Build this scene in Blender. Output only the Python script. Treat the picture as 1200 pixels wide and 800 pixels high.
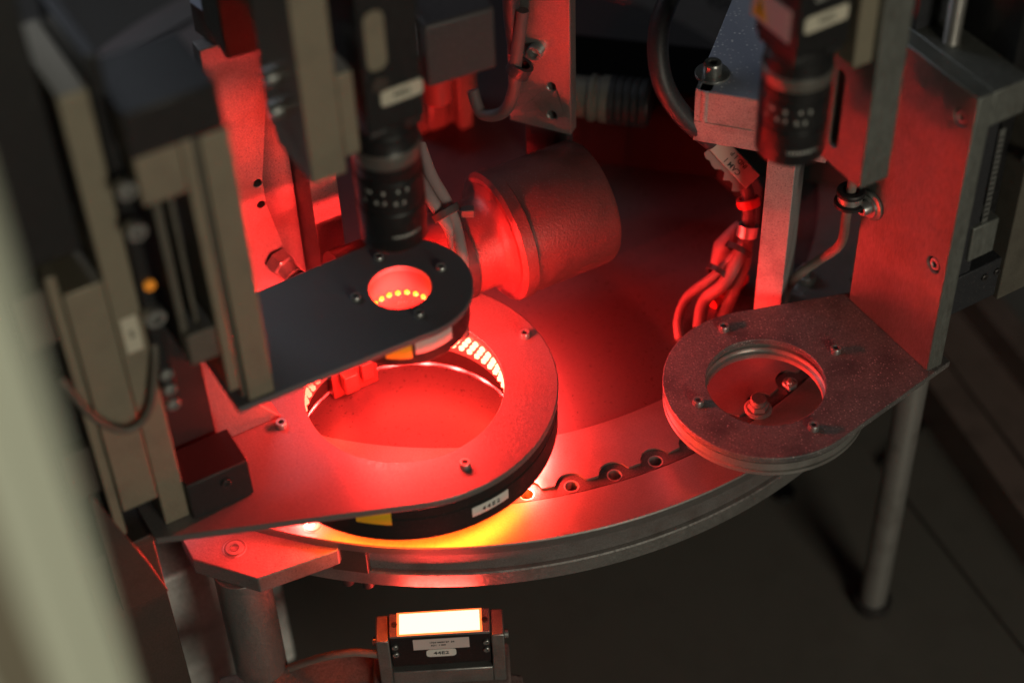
import bpy, bmesh, math, random
from mathutils import Vector, Matrix
random.seed(7)
for o in list(bpy.data.objects): bpy.data.objects.remove(o)
scene = bpy.context.scene
COL = scene.collection
MM = 0.001
# ------------------------------------------------------------------ camera
FPX, VPX, VPY, CAMZ = 2100.0, 686.0, 2520.0, 520.0
_dn = Vector((VPX-600, VPY-400, FPX)).normalized()
_fw = (Vector((0, 0, 1)) - _dn*_dn.z).normalized()
_up = -_dn
_rt = _fw.cross(_up).normalized()
ROWS = (_rt, _fw, _up)                      # world axes seen from the camera
cam = bpy.data.cameras.new('camera'); camo = bpy.data.objects.new('camera', cam); COL.objects.link(camo)
cx = Vector([r.x for r in ROWS]); cy = -Vector([r.y for r in ROWS]); cz = -Vector([r.z for r in ROWS])
M = Matrix((cx, cy, cz)).transposed().to_4x4(); M.translation = (0, 0, CAMZ*MM)
camo.matrix_world = M
cam.sensor_fit = 'HORIZONTAL'; cam.sensor_width = 36; cam.lens = FPX/1200*36
cam.clip_start = 0.02; cam.clip_end = 20
cam.dof.use_dof = True; cam.dof.focus_distance = 0.685; cam.dof.aperture_fstop = 4.2
scene.camera = camo

def at(px, py, z=0.0):
    """point (mm) where the sight line of a photograph pixel meets height z"""
    q = Vector((px-600, py-400, FPX)); d = Vector([r.dot(q) for r in ROWS])
    s = (z-CAMZ)/d.z
    return Vector((d.x*s, d.y*s, z))
def ray(px, py, dist):
    q = Vector((px-600, py-400, FPX)); d = Vector([r.dot(q) for r in ROWS]).normalized()
    return Vector((0, 0, CAMZ)) + d*dist

# ------------------------------------------------------------------ world, lamps, exposure
w = bpy.data.worlds.new('World'); scene.world = w; w.use_nodes = True
bg = w.node_tree.nodes['Background']; bg.inputs[0].default_value = (0.62, 0.66, 0.66, 1); bg.inputs[1].default_value = 0.014
scene.view_settings.view_transform = 'Standard'; scene.view_settings.look = 'None'
scene.view_settings.exposure = 0; scene.view_settings.gamma = 1
def area(name, loc, target, size, power, color):
    l = bpy.data.lights.new(name, 'AREA'); l.shape = 'RECTANGLE'; l.size = size[0]*MM; l.size_y = size[1]*MM
    l.energy = power; l.color = color
    o = bpy.data.objects.new(name, l); COL.objects.link(o); o.location = Vector(loc)*MM
    o.rotation_euler = (Vector(target)-Vector(loc)).to_track_quat('-Z', 'Y').to_euler()
    return o
area('ceiling_lamp', (-620, 1180, 850), (0, 560, 0), (600, 400), 3.2, (0.84, 0.90, 1.0))
area('side_lamp', (560, -600, 360), (-20, 480, 40), (350, 450), 5.2, (1.0, 0.93, 0.74))
RED = (1.0, 0.03, 0.025)

# ------------------------------------------------------------------ materials
def mat(name, base, rough=0.5, metal=0.0, scratch=0.0, dirt=0.0, dirtcol=(0.02, 0.015, 0.012), speck=0.0, speckcol=(0.35, 0.34, 0.34),
        bump=0.0, bscale=900, emit=None, estr=0.0, coat=0.0, stretch=(1, 1, 1), rvar=0.0, spec=0.5, turned=0.0, sscale=950):
    m = bpy.data.materials.new(name); m.use_nodes = True
    nt = m.node_tree; b = nt.nodes['Principled BSDF']; L = nt.links.new
    b.inputs['Specular IOR Level'].default_value = spec; b.inputs['Base Color'].default_value = (*base, 1); b.inputs['Roughness'].default_value = rough; b.inputs['Metallic'].default_value = metal
    if coat: b.inputs['Coat Weight'].default_value = coat; b.inputs['Coat Roughness'].default_value = 0.2
    if emit: b.inputs['Emission Color'].default_value = (*emit, 1); b.inputs['Emission Strength'].default_value = estr
    tc = nt.nodes.new('ShaderNodeTexCoord'); mp = nt.nodes.new('ShaderNodeMapping'); L(tc.outputs['Object'], mp.inputs[0])
    mp.inputs['Scale'].default_value = stretch
    def noise(scale, detail=3, vec=None):
        n = nt.nodes.new('ShaderNodeTexNoise'); n.inputs['Scale'].default_value = scale; n.inputs['Detail'].default_value = detail
        L(vec or mp.outputs[0], n.inputs['Vector']); return n.outputs['Fac']
    def ramp(fac, a, c, va=0.0, vb=1.0):
        r = nt.nodes.new('ShaderNodeMapRange'); L(fac, r.inputs[0]); r.inputs[1].default_value = a; r.inputs[2].default_value = c
        r.inputs[3].default_value = va; r.inputs[4].default_value = vb; return r.outputs[0]
    def mix(fac, a, c):
        x = nt.nodes.new('ShaderNodeMix'); x.data_type = 'RGBA'; L(fac, x.inputs[0])
        for s, val in ((6, a), (7, c)):
            if isinstance(val, tuple): x.inputs[s].default_value = (*val, 1)
            else: L(val, x.inputs[s])
        return x.outputs[2]
    colr = None
    if scratch:
        f = ramp(noise(1600, 3), 0.3, 0.72)
        colr = mix(f, tuple(c*(1-scratch) for c in base), tuple(min(1, c*(1+scratch)) for c in base))
    if dirt:
        f = ramp(noise(70, 8, tc.outputs['Object']), 0.5, 0.72, 0, dirt)
        colr = mix(f, colr or base, dirtcol)
    if speck:
        v = nt.nodes.new('ShaderNodeTexVoronoi'); v.inputs['Scale'].default_value = sscale; L(tc.outputs['Object'], v.inputs['Vector'])
        f1 = ramp(v.outputs['Distance'], 0.12, 0.36, 1, 0)
        sep = nt.nodes.new('ShaderNodeSeparateColor'); L(v.outputs['Color'], sep.inputs[0])
        f2 = ramp(sep.outputs[0], 0.3, 0.95)
        mu = nt.nodes.new('ShaderNodeMath'); mu.operation = 'MULTIPLY'; L(f1, mu.inputs[0]); L(f2, mu.inputs[1])
        f3 = ramp(noise(40, 4, tc.outputs['Object']), 0.3, 0.65, 0.25, 1)
        mu2 = nt.nodes.new('ShaderNodeMath'); mu2.operation = 'MULTIPLY'; L(mu.outputs[0], mu2.inputs[0]); L(f3, mu2.inputs[1])
        mu3 = nt.nodes.new('ShaderNodeMath'); mu3.operation = 'MULTIPLY'; L(mu2.outputs[0], mu3.inputs[0]); mu3.inputs[1].default_value = speck
        colr = mix(mu3.outputs[0], colr or base, speckcol)
    if colr: L(colr, b.inputs['Base Color'])
    if rvar: L(ramp(noise(700, 3), 0.3, 0.7, max(.03, rough-rvar), min(1, rough+rvar)), b.inputs['Roughness'])
    if turned:
        wv = nt.nodes.new('ShaderNodeTexWave'); wv.wave_type = 'RINGS'; wv.rings_direction = 'Z'; wv.inputs['Scale'].default_value = 170
        wv.inputs['Distortion'].default_value = 2.5; wv.inputs['Detail'].default_value = 4; L(tc.outputs['Object'], wv.inputs['Vector'])
        L(ramp(wv.outputs['Fac'], 0, 1, rough-turned*.4, rough+turned*.4), b.inputs['Roughness'])
    if bump:
        bp = nt.nodes.new('ShaderNodeBump'); bp.inputs['Strength'].default_value = bump; bp.inputs['Distance'].default_value = 0.0004
        L(noise(bscale, 4), bp.inputs['Height']); L(bp.outputs[0], b.inputs['Normal'])
    return m
STEEL = mat('ground_steel', (.33, .32, .31), .42, .75, scratch=.14, dirt=.35, dirtcol=(.10, .085, .07), bump=.12, rvar=.12)
STEEL_V = mat('milled_steel', (.215, .225, .21), .48, .6, scratch=.16, dirt=.35, dirtcol=(.12, .105, .09), bump=.2, stretch=(1, 1, .25), rvar=.12)
PITTED = mat('pitted_steel', (.20, .186, .183), .5, .45, scratch=.2, dirt=.6, dirtcol=(.12, .085, .075), speck=.8, speckcol=(.05, .035, .035), bump=.35, bscale=900)
ALU = mat('turned_aluminium', (.55, .54, .52), .34, .8, scratch=.12, dirt=.4, dirtcol=(.16, .14, .12), bump=.1)
RINGM = mat('polished_ring_steel', (.28, .26, .255), .40, .8, scratch=.12, dirt=.18, dirtcol=(.14, .12, .11), bump=.12, bscale=900, rvar=.05)
PLATE = mat('dusty_anodised_plate', (.17, .155, .15), .5, .35, scratch=.3, dirt=.7, dirtcol=(.06, .06, .065), speck=1.0, speckcol=(.6, .52, .5), bump=.5, bscale=1500)
REDPL = mat('bright_ring_plate', (.20, .185, .182), .45, .45, rvar=.14, scratch=.16, dirt=.5, dirtcol=(.22, .19, .18), speck=.2, bump=.25, bscale=1300)
SMALLPL = mat('black_anodised_plate', (.125, .12, .128), .42, .1, speck=.1, bump=.15, bscale=1400, rvar=.1)
BLACKPL = mat('black_anodised', (.03, .031, .036), .42, .1, speck=.16, bump=.2, bscale=1400, rvar=.1)
BLACKDUST = mat('black_dusty_plate', (.34, .37, .46), .5, .1, speck=1.0, sscale=560, speckcol=(1, 1, 1), bump=.35, bscale=1300)
BLACKPAINT = mat('black_paint', (.012, .012, .013), .38, 0, speck=.12, bump=.1, rvar=.1)
MATTEBLK = mat('matte_black_paint', (.016, .015, .015), .62, 0, spec=.22, speck=.1, bump=.15)
CARRIER = mat('dark_led_board', (.05, .035, .035), .5, .2)
PALEPIT = mat('pale_pitted_steel', (.40, .375, .37), .52, .35, scratch=.2, dirt=.6, dirtcol=(.14, .10, .09), speck=.8, speckcol=(.06, .04, .04), bump=.35, bscale=900)
BLACKRUB = mat('black_plastic', (.014, .014, .015), .5, 0, speck=.1, bump=.15)
DARKBOX = mat('dark_crackle_plastic', (.05, .042, .045), .5, 0, speck=.3, bump=.5, bscale=700)
DIALM = mat('dial_centre', (.062, .058, .060), .34, .3, scratch=.2, dirt=.05, dirtcol=(.05, .04, .045), speck=.0, bump=.12, rvar=.08)
DARKBAND = mat('dark_band_steel', (.11, .10, .10), .38, .6, scratch=.3, dirt=.4, bump=.2)
CYLM = mat('dusty_housing_red_light', (.20, .06, .055), .42, .35, speck=.35, dirt=.4, dirtcol=(.03, .025, .025), bump=.45, bscale=1100)  # dusty housing, base reddened to stand for the red led light on it
BED = mat('machine_bed', (.105, .098, .088), .6, .0, scratch=.12, dirt=.12, bump=.2, bscale=400)
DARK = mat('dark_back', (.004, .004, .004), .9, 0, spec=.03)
GREENDK = mat('dark_green_paint', (.012, .018, .017), .6, 0, scratch=.2, spec=.15)
OLIVE = mat('grey_olive_metal', (.28, .25, .185), .45, .35, scratch=.15, dirt=.3, dirtcol=(.14, .12, .10))
OLIVEDK = mat('dark_olive_metal', (.12, .11, .09), .55, .2, scratch=.15, dirt=.3)
RAILM = mat('worn_dark_rail', (.26, .19, .17), .4, .4, scratch=.2, dirt=.3)
CASTAL = mat('cast_aluminium', (.82, .82, .75), .6, .2, scratch=.35, dirt=.5, dirtcol=(.2, .2, .17), bump=.5, bscale=200)
PALE = mat('pale_green_frame', (.66, .70, .57), .5, .1, scratch=.05)
BROWNDK = mat('dark_brown_metal', (.055, .045, .038), .55, .2, scratch=.25, dirt=.4)
RUST = mat('dusty_red_brown_metal', (.20, .14, .13), .8, 0, scratch=.3, dirt=.6, dirtcol=(.08, .06, .05), speck=.5, bump=.8, bscale=500)
CABLE = mat('black_cable', (.035, .035, .04), .45, 0, speck=.5, speckcol=(.2, .2, .22), bump=.3)
CABLEP = mat('pale_cable', (.42, .30, .29), .5, 0, dirt=.3, dirtcol=(.2, .14, .14), bump=.3)
CABLEG = mat('grey_brown_cable', (.20, .16, .14), .6, 0, dirt=.4, bump=.3)
CABLER = mat('dusty_rose_cable', (.10, .07, .07), .62, 0, dirt=.4, dirtcol=(.16, .1, .1), bump=.4)
WHITE = mat('white_label', (.72, .70, .66), .5, 0, dirt=.15, dirtcol=(.5, .47, .42))
PINKL = mat('worn_white_label', (.62, .52, .50), .5, 0, dirt=.3, dirtcol=(.45, .36, .34))
CREAM = mat('cream_label', (.55, .52, .42), .5, 0)
TAG = mat('grey_cable_tag', (.36, .34, .29), .55, 0, dirt=.5, dirtcol=(.2, .18, .15))
YELLOW = mat('yellow_sticker', (.80, .50, .02), .5, 0)
INK = mat('black_ink', (.02, .02, .02), .6, 0)
INKW = mat('white_print', (.65, .66, .62), .6, 0)
SCREW = mat('zinc_screw', (.42, .43, .42), .34, .8, scratch=.15, dirt=.4, dirtcol=(.1, .09, .08))
DULLST = mat('dull_bolt_steel', (.20, .19, .185), .6, .3, scratch=.2, dirt=.4)
SCREWDK = mat('black_screw', (.06, .055, .055), .4, .5, scratch=.2)
HOLE = mat('hole_dark', (.006, .006, .006), .7, 0)
GREENP = mat('grey_green_casting', (.05, .062, .045), .6, 0, scratch=.2, dirt=.6)
REDPL2 = mat('red_plastic', (.55, .03, .025), .45, 0)
ORANGE = mat('orange_indicator', (.8, .25, .02), .4, 0, emit=(1, .35, .03), estr=.25)
SILVER = mat('worn_silver', (.26, .25, .23), .35, .7, scratch=.2)
LENSG = mat('lens_glass', (.01, .01, .012), .05, 0, coat=.6)
LEDHOTS = [mat('led_red_hot', (.6, .05, .03), .3, 0, emit=(1, .035, .018), estr=q) for q in (20, 48, 330)]
LEDWARM = mat('led_red', (.6, .05, .03), .3, 0, emit=(1, .42, .03), estr=2.2)
DIFFUSER = mat('lit_diffuser', (.8, .3, .25), .4, 0, emit=(1, .10, .06), estr=15)
DIFFEDGE = mat('lit_diffuser_edge', (.8, .3, .2), .4, 0, emit=(1, .16, .03), estr=1.8)

# ------------------------------------------------------------------ mesh helpers (coordinates in mm)
def frame(o, x, y, z):
    m = Matrix((Vector(x), Vector(y), Vector(z))).transposed().to_4x4(); m.translation = Vector(o); return m
ID = Matrix.Identity(4)
def zframe(o, axis, ref=(0, 0, 1)):
    z = Vector(axis).normalized(); r = Vector(ref)
    if abs(z.dot(r)) > .95: r = Vector((1, 0, 0))
    x = r.cross(z).normalized(); y = z.cross(x); return frame(o, x, y, z)
def box(bm, x0, x1, y0, y1, z0, z1, f=ID):
    vs = [bm.verts.new(f @ Vector(p)) for p in ((x0,y0,z0),(x1,y0,z0),(x1,y1,z0),(x0,y1,z0),(x0,y0,z1),(x1,y0,z1),(x1,y1,z1),(x0,y1,z1))]
    for q in ((0,3,2,1),(4,5,6,7),(0,1,5,4),(1,2,6,5),(2,3,7,6),(3,0,4,7)): bm.faces.new([vs[i] for i in q])
    return bm
def circ(c, r, n=48, a0=0.0): return [(c[0]+r*math.cos(a0+2*math.pi*i/n), c[1]+r*math.sin(a0+2*math.pi*i/n)) for i in range(n)]
def plate(bm, outline, z0, z1, holes=(), f=ID):
    """flat plate from a 2D outline with holes"""
    t = bmesh.new(); es = []
    for loop in [outline]+list(holes):
        vs = [t.verts.new((p[0], p[1], z1)) for p in loop]
        es += [t.edges.new((vs[i], vs[(i+1) % len(vs)])) for i in range(len(vs))]
    bmesh.ops.triangle_fill(t, use_beauty=True, use_dissolve=False, edges=es, normal=(0, 0, 1))
    for fc in t.faces:
        if fc.normal.z < 0: fc.normal_flip()
    r = bmesh.ops.extrude_face_region(t, geom=t.faces[:])
    low = [g for g in r['geom'] if isinstance(g, bmesh.types.BMVert)]
    for v in low: v.co.z = z0
    bmesh.ops.recalc_face_normals(t, faces=t.faces[:])
    t.transform(f)
    tmp = bpy.data.meshes.new('tmp'); t.to_mesh(tmp); t.free(); bm.from_mesh(tmp); bpy.data.meshes.remove(tmp)
    return bm
def lathe(bm, prof, f=ID, n=64, a0=0.0, a1=2*math.pi):
    """profile [(r, z)] turned about z; closed profile when first == last"""
    full = abs(a1-a0-2*math.pi) < 1e-6; k = n if full else n+1; rings = []
    for r, z in prof:
        if r < 1e-6: rings.append([bm.verts.new(f @ Vector((0, 0, z)))]*k)
        else: rings.append([bm.verts.new(f @ Vector((r*math.cos(a0+(a1-a0)*i/n), r*math.sin(a0+(a1-a0)*i/n), z))) for i in range(k)])
    for a, b in zip(rings[:-1], rings[1:]):
        for i in range(n):
            j = (i+1) % k
            q = []
            for v in (a[i], a[j], b[j], b[i]):
                if v not in q: q.append(v)
            if len(q) > 2: bm.faces.new(q)
    return bm
def cyl(bm, r, z0, z1, f=ID, n=32): return lathe(bm, [(0, z0), (r, z0), (r, z1), (0, z1)], f, n)
def smooth(pts, k=8):
    P = [Vector(p) for p in pts]; out = []
    for i in range(len(P)-1):
        p0 = P[max(0, i-1)]; p1 = P[i]; p2 = P[i+1]; p3 = P[min(len(P)-1, i+2)]
        for j in range(k):
            t = j/k
            out.append(.5*((2*p1)+(p2-p0)*t+(2*p0-5*p1+4*p2-p3)*t*t+(3*p1-p0-3*p2+p3)*t**3))
    return out+[P[-1]]
def tube(bm, pts, r, n=14, k=8):
    P = smooth(pts, k); prev = None; x = None
    for i, p in enumerate(P):
        d = (P[min(i+1, len(P)-1)]-P[max(i-1, 0)]).normalized()
        if x is None: x = d.orthogonal().normalized()
        x = (x-d*x.dot(d)).normalized(); y = d.cross(x)
        rr = r(i/(len(P)-1)) if callable(r) else r
        ring = [bm.verts.new(p+(x*math.cos(2*math.pi*j/n)+y*math.sin(2*math.pi*j/n))*rr) for j in range(n)]
        if prev:
            for j in range(n): bm.faces.new((prev[j], prev[(j+1) % n], ring[(j+1) % n], ring[j]))
        else: bm.faces.new(ring[::-1])
        prev = ring
    bm.faces.new(prev); return bm
def rootloc(o):
    v = Vector((0, 0, 0))
    while o: v = v+o.location; o = o.parent
    return v
def link(name, me, m, parent=None, loc=None, rot=None):
    o = bpy.data.objects.new(name, me); COL.objects.link(o)
    if parent is not None: o.parent = parent
    return o
def obj(name, bm, m, parent=None, bevel=0.0, ang=32, origin=None, segs=2):
    """one mesh object; world mm -> metres, relative to its parent (or to origin)"""
    base = rootloc(parent) if parent else (Vector(origin)*MM if origin else Vector((0, 0, 0)))
    bmesh.ops.recalc_face_normals(bm, faces=bm.faces[:])
    bm.transform(Matrix.Scale(MM, 4)); bm.transform(Matrix.Translation(-base))
    me = bpy.data.meshes.new(name); bm.to_mesh(me); bm.free()
    me.materials.append(m); me.shade_smooth(); me.set_sharp_from_angle(angle=math.radians(ang))
    o = link(name, me, m, parent)
    if not parent: o.location = base
    if bevel:
        md = o.modifiers.new('bevel', 'BEVEL'); md.width = bevel*MM; md.segments = segs; md.limit_method = 'ANGLE'; md.angle_limit = math.radians(40)
        md.harden_normals = False
    return o
def tag(o, label, cat, group=None, kind=None):
    o['label'] = label; o['category'] = cat
    if group: o['group'] = group
    if kind: o['kind'] = kind
    return o
def thing(name, label, cat, loc, group=None):
    o = bpy.data.objects.new(name, None); o.empty_display_size = .01; COL.objects.link(o); o.location = Vector(loc)*MM
    return tag(o, label, cat, group)
def structure(name, bm, m, bevel=0.0):
    o = obj(name, bm, m, bevel=bevel); o['kind'] = 'structure'; return o
def inst(name, me, parent, f):
    """a piece sharing mesh data, set by a frame (mm)"""
    o = bpy.data.objects.new(name, me); COL.objects.link(o); o.parent = parent
    m = f.copy(); m.translation = m.translation*MM - rootloc(parent); o.matrix_local = m
    return o
def mesh(name, bm, m, ang=32):
    bmesh.ops.recalc_face_normals(bm, faces=bm.faces[:]); bm.transform(Matrix.Scale(MM, 4))
    me = bpy.data.meshes.new(name); bm.to_mesh(me); bm.free(); me.materials.append(m); me.shade_smooth(); me.set_sharp_from_angle(angle=math.radians(ang)); return me
def B(): return bmesh.new()
def text(name, s, size, f, m, parent, ax='CENTER'):
    cu = bpy.data.curves.new('t', 'FONT'); cu.body = s; cu.size = size*MM; cu.align_x = ax; cu.align_y = 'CENTER'; cu.extrude = .00003; cu.offset = .00004
    t = bpy.data.objects.new('t', cu); COL.objects.link(t)
    dg = bpy.context.evaluated_depsgraph_get(); dg.update()
    me = bpy.data.meshes.new_from_object(t.evaluated_get(dg)); bpy.data.objects.remove(t); bpy.data.curves.remove(cu)
    me.materials.clear(); me.materials.append(m)
    return inst(name, me, parent, f)
# screws: origin at the seat, head along +z
def socket_head(r, h, m, name):
    b = B(); n = 24; hr = r*.52
    lathe(b, [(r, 0), (r, h*.85), (r*.9, h), (hr*1.12, h)], n=n)
    lathe(b, [(hr*1.12, h), (hr, h-.15*h), (hr, h*.25), (0, h*.25)], n=6)
    lathe(b, [(hr*1.12, h), (hr*.98, h)], n=24)
    return mesh(name, b, m)
ME_SCREW = socket_head(2.1, 2.4, SCREW, 'socket_screw')
ME_SCREWB = socket_head(3.3, 3.4, SCREW, 'socket_screw_large')
ME_SCREWD = socket_head(1.5, .9, SCREWDK, 'button_screw')
ME_SCREWS = socket_head(1.5, 1.0, SCREW, 'button_screw_bright')
def csk(r, m, name):
    b = B(); lathe(b, [(r*1.35, .05), (r*1.25, .1), (r*1.2, -.6), (r, -.55), (r, .25), (r*.55, .3)], n=32)
    lathe(b, [(r*.55, .3), (r*.5, -2.0), (0, -2.0)], n=6); return mesh(name, b, m)
ME_CSK = csk(3.0, SCREW, 'countersunk_screw')

A29 = math.radians(29); U = Vector((math.cos(A29), math.sin(A29), 0)); V = Vector((-math.sin(A29), math.cos(A29), 0)); Z = Vector((0, 0, 1))
CR = Vector((96, 472, 0)); CB = Vector((-41.5, 471, 0)); CS = Vector((-39.2, 469.5, 0)); CD = Vector((-22, 630, 0))
FR, FB, FS, FD = (frame(c, U, V, Z) for c in (CR, CB, CS, CD))
def up(xy, row):
    lo, hi = -400.0, 512.0
    for _ in range(50):
        m = (lo+hi)/2; c = Vector((xy[0], xy[1], m-CAMZ))
        q = sum((ROWS[i]*c[i] for i in range(3)), Vector((0, 0, 0)))
        if q.y/q.z*FPX+400 > row: lo = m
        else: hi = m
    return m

# ------------------------------------------------------------------ setting
b = B(); box(b, -900, 900, -300, 1700, -185, -165); structure('machine_bed', b, BED)
b = B(); q_ = [at(*p, -165) for p in ((1030, 548), (1290, 880), (1560, 700), (1190, 410))]; plate(b, [(p.x, p.y) for p in q_], -164.9, -161.5); structure('bed_panel', b, BED, .5)
b = B(); box(b, -900, 900, 1250, 1270, -164, 900); structure('back_wall', b, GREENDK)

# ------------------------------------------------------------------ rotary dial with pockets
dial = thing('rotary_dial', 'large round steel dial with a row of pocket holes along its rim, in the middle', 'dial', CD)
angs = [-82.3+5.29*i for i in range(-16, 26)]
b = B(); lathe(b, [(0, -.5), (162.5, -.5), (162.5, -6), (0, -6)], FD, 160); obj('centre_plate', b, DIALM, dial)
# rim: stepped plate whose outer edge is scalloped round every pocket
def scallop(rm, lob, cr):
    pts = []; n = len(angs)
    for i in range(1440):
        a = 2*math.pi*i/1440; r = rm
        for ad in angs:
            d = (a-math.radians(ad)+math.pi) % (2*math.pi)-math.pi
            if abs(d)*cr < lob:
                # near side of the lobe circle
                s = cr*math.cos(d)-math.sqrt(max(0, lob**2-(cr*math.sin(d))**2)); r = min(r, s)
        pts.append((r*math.cos(a), r*math.sin(a)))
    return pts
FD0 = frame(CD, (1, 0, 0), (0, 1, 0), Z)
RP = 188.6
b = B(); plate(b, scallop(187.6, 6.0, RP), -3, .5, [circ((0, 0), 162.6, 160)], FD0); obj('rim_plate', b, RINGM, dial)
pk = [(RP*math.cos(math.radians(a)), RP*math.sin(math.radians(a))) for a in angs]
b = B(); plate(b, circ((0, 0), 192.0, 240), -6, -.5, [circ((0, 0), 176, 160)]+[circ(p, 3.0, 18) for p in pk], FD0); obj('pocket_band', b, DARKBAND, dial)
b = B(); lathe(b, [(2.99, -.7), (2.99, -5.6), (0, -5.6)], n=20); lathe(b, [(3.0, -.45), (2.5, -.46), (2.5, -5.0)], n=20)
ME_POCK = mesh('pocket_sleeve', b, ALU)
for a, p in zip(angs, pk):
    inst('pocket_sleeve', ME_POCK, dial, frame(CD+Vector((p[0], p[1], 0)), (1, 0, 0), (0, 1, 0), Z))
# bolt carried in a pocket
pb = at(888, 479, 0); pb.z = -.4
bolt = thing('flange_bolt', 'small flanged bolt standing in a dial pocket under the right ring opening', 'bolt', pb)
b = B(); lathe(b, [(0, .0), (5.6, .0), (5.6, .8), (4.6, 1.5), (0, 1.5)], frame(pb, (1, 0, 0), (0, 1, 0), Z), 36); obj('flange', b, DULLST, bolt)
b = B(); lathe(b, [(4.1, 1.5), (4.1, 3.6), (3.6, 4.0)], frame(pb, (1, 0, 0), (0, 1, 0), Z), 6); lathe(b, [(3.55, 4.0), (2.9, 4.0), (3.2, 4.0), (3.2, 6.2), (2.9, 6.5), (0, 6.5)], frame(pb, (1, 0, 0), (0, 1, 0), Z), 28); obj('hex_head', b, DULLST, bolt)
pn = at(925, 452, 0)
b = B(); fn = frame(pn, (.8, .6, 0), (-.6, .8, 0), Z); box(b, -2.2, 2.2, -2.2, 2.2, -2, 1.6, fn); cyl(b, 1.2, 1.6, 2.6, fn, 16)
tag(obj('steel_insert', b, ALU, origin=pn, bevel=.4), 'tiny bright steel insert in the dial pocket behind the flanged bolt', 'insert')

# ------------------------------------------------------------------ fixed guide ring round the dial
ring = thing('guide_ring', 'wide fixed steel ring around the dial with a red lit channel below it', 'ring', CD+Vector((0, 0, -22)))
b = B(); lathe(b, [(192.7, 0), (211.4, 0), (211.9, -.5), (211.9, -4.2), (192.7, -4.2), (192.7, 0)], FD, 240); obj('top_plate', b, RINGM, ring)
b = B(); lathe(b, [(198, -4.3), (207.6, -4.3), (207.6, -18.4), (198, -18.4), (198, -4.3)], FD, 240); obj('channel_wall', b, PITTED, ring)
b = B(); lathe(b, [(190, -18.5), (209.2, -18.5), (209.8, -19), (209.8, -26), (190, -26), (190, -18.5)], FD, 240); obj('lower_flange', b, STEEL, ring)
ps = at(366, 615, 0); inst('ring_screw', ME_CSK, ring, frame(ps, (1, 0, 0), (0, 1, 0), Z))
b = B(); fe = frame(at(398, 650, -3), U, V, Z)
d0 = Vector((at(400, 668, -9).x-CD.x, at(400, 668, -9).y-CD.y, 0)).normalized(); t0 = Vector((-d0.y, d0.x, 0))
fe = frame(CD+d0*204, t0, d0, Z); box(b, -6, 8, -5, 6.8, -18.4, -4.4, fe); obj('end_block', b, BROWNDK, ring, .4)
for s in (-2, 6):
    b = B(); q = CD+d0*207+t0*s; cyl(b, 2.6, -30, -26.1, frame(q, (1, 0, 0), (0, 1, 0), Z), 20); obj('flange_bolt_head', b, SCREWDK, ring, .4)

# ------------------------------------------------------------------ corner clamp and legs
clamp = thing('support_clamp', 'angular red lit steel block holding the guide ring at lower left', 'clamp block', at(300, 640, -12))
top = [at(*p, -3.4) for p in ((210, 626), (226, 655), (302, 678), (375, 652), (396, 644), (400, 632), (330, 610), (285, 600), (240, 612))]
b = B(); plate(b, [(p.x, p.y) for p in top], -11.8, -3.4); obj('block', b, PITTED, clamp, .5)
inst('clamp_screw', ME_CSK, clamp, frame(at(275, 642, -3.3), (1.12, 0, 0), (0, 1.12, 0), (0, 0, 1.12)))
def leg(label, xy, ztop, r):
    f = frame((xy[0], xy[1], 0), (1, 0, 0), (0, 1, 0), Z)
    t = thing('round_pillar', label, 'pillar', (xy[0], xy[1], -165), 'round steel legs under the guide ring')
    b = B(); lathe(b, [(0, -164), (r, -164), (r, ztop), (0, ztop)], f, 48); obj('shaft', b, STEEL if r > 7 else ALU, t, .3)
    b = B(); lathe(b, [(r+.1, -160), (r+2.5, -160), (r+2.5, -164.9), (r+.1, -164.9)], f, 40); obj('foot_collar', b, SCREWDK, t)
leg('round steel leg under the red clamp block at lower left', at(281, 664, -12), -11.9, 10.4)
leg('tall round steel leg on the dark bed below the right ring', (164, 507), -8, 6.2)

# ------------------------------------------------------------------ ring lights
def tangent_plate(r, ulist, n=64):
    """circle of radius r joined by straight sides to the end points (u, v) given clockwise"""
    pts = circ((0, 0), r, n)+list(ulist)
    # convex hull
    P = sorted(set((round(p[0], 4), round(p[1], 4)) for p in pts))
    def half(P):
        h = []
        for p in P:
            while len(h) > 1 and (h[-1][0]-h[-2][0])*(p[1]-h[-2][1])-(h[-1][1]-h[-2][1])*(p[0]-h[-2][0]) <= 0: h.pop()
            h.append(p)
        return h
    lo = half(P); hi = half(P[::-1]); return lo[:-1]+hi[:-1]
def led_class(deg):      # the segments of the ring glow unequally, the left one weakest
    deg = (deg+random.uniform(-12, 12)) % 360
    return 0 if 115 < deg < 238 else 2 if 238 <= deg < 325 else 1
def led_rows(parent, f, rows, me, name='led'):
    for r, z, n, off in rows:
        for i in range(n):
            a = 2*math.pi*(i+off)/n
            inst(name, me[0] if len(me) == 1 else me[led_class(math.degrees(a) % 360)], parent, f @ Matrix.Translation((r*math.cos(a), r*math.sin(a), z+random.uniform(-.2, .2))))
def led_mesh(r, m):
    b = B(); bmesh.ops.create_icosphere(b, subdivisions=1, radius=r); return mesh('led', b, m)
HOT = (1.0, .085, .004)
def red_one(f, r, z, adeg, power, rad, color):
    l = bpy.data.lights.new('unseen_ring_lamp', 'POINT'); l.energy = power; l.color = color; l.shadow_soft_size = rad*MM
    o = bpy.data.objects.new('unseen_ring_lamp', l); COL.objects.link(o); a = math.radians(adeg); o.location = (f @ Vector((r*math.cos(a), r*math.sin(a), z)))*MM
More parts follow.
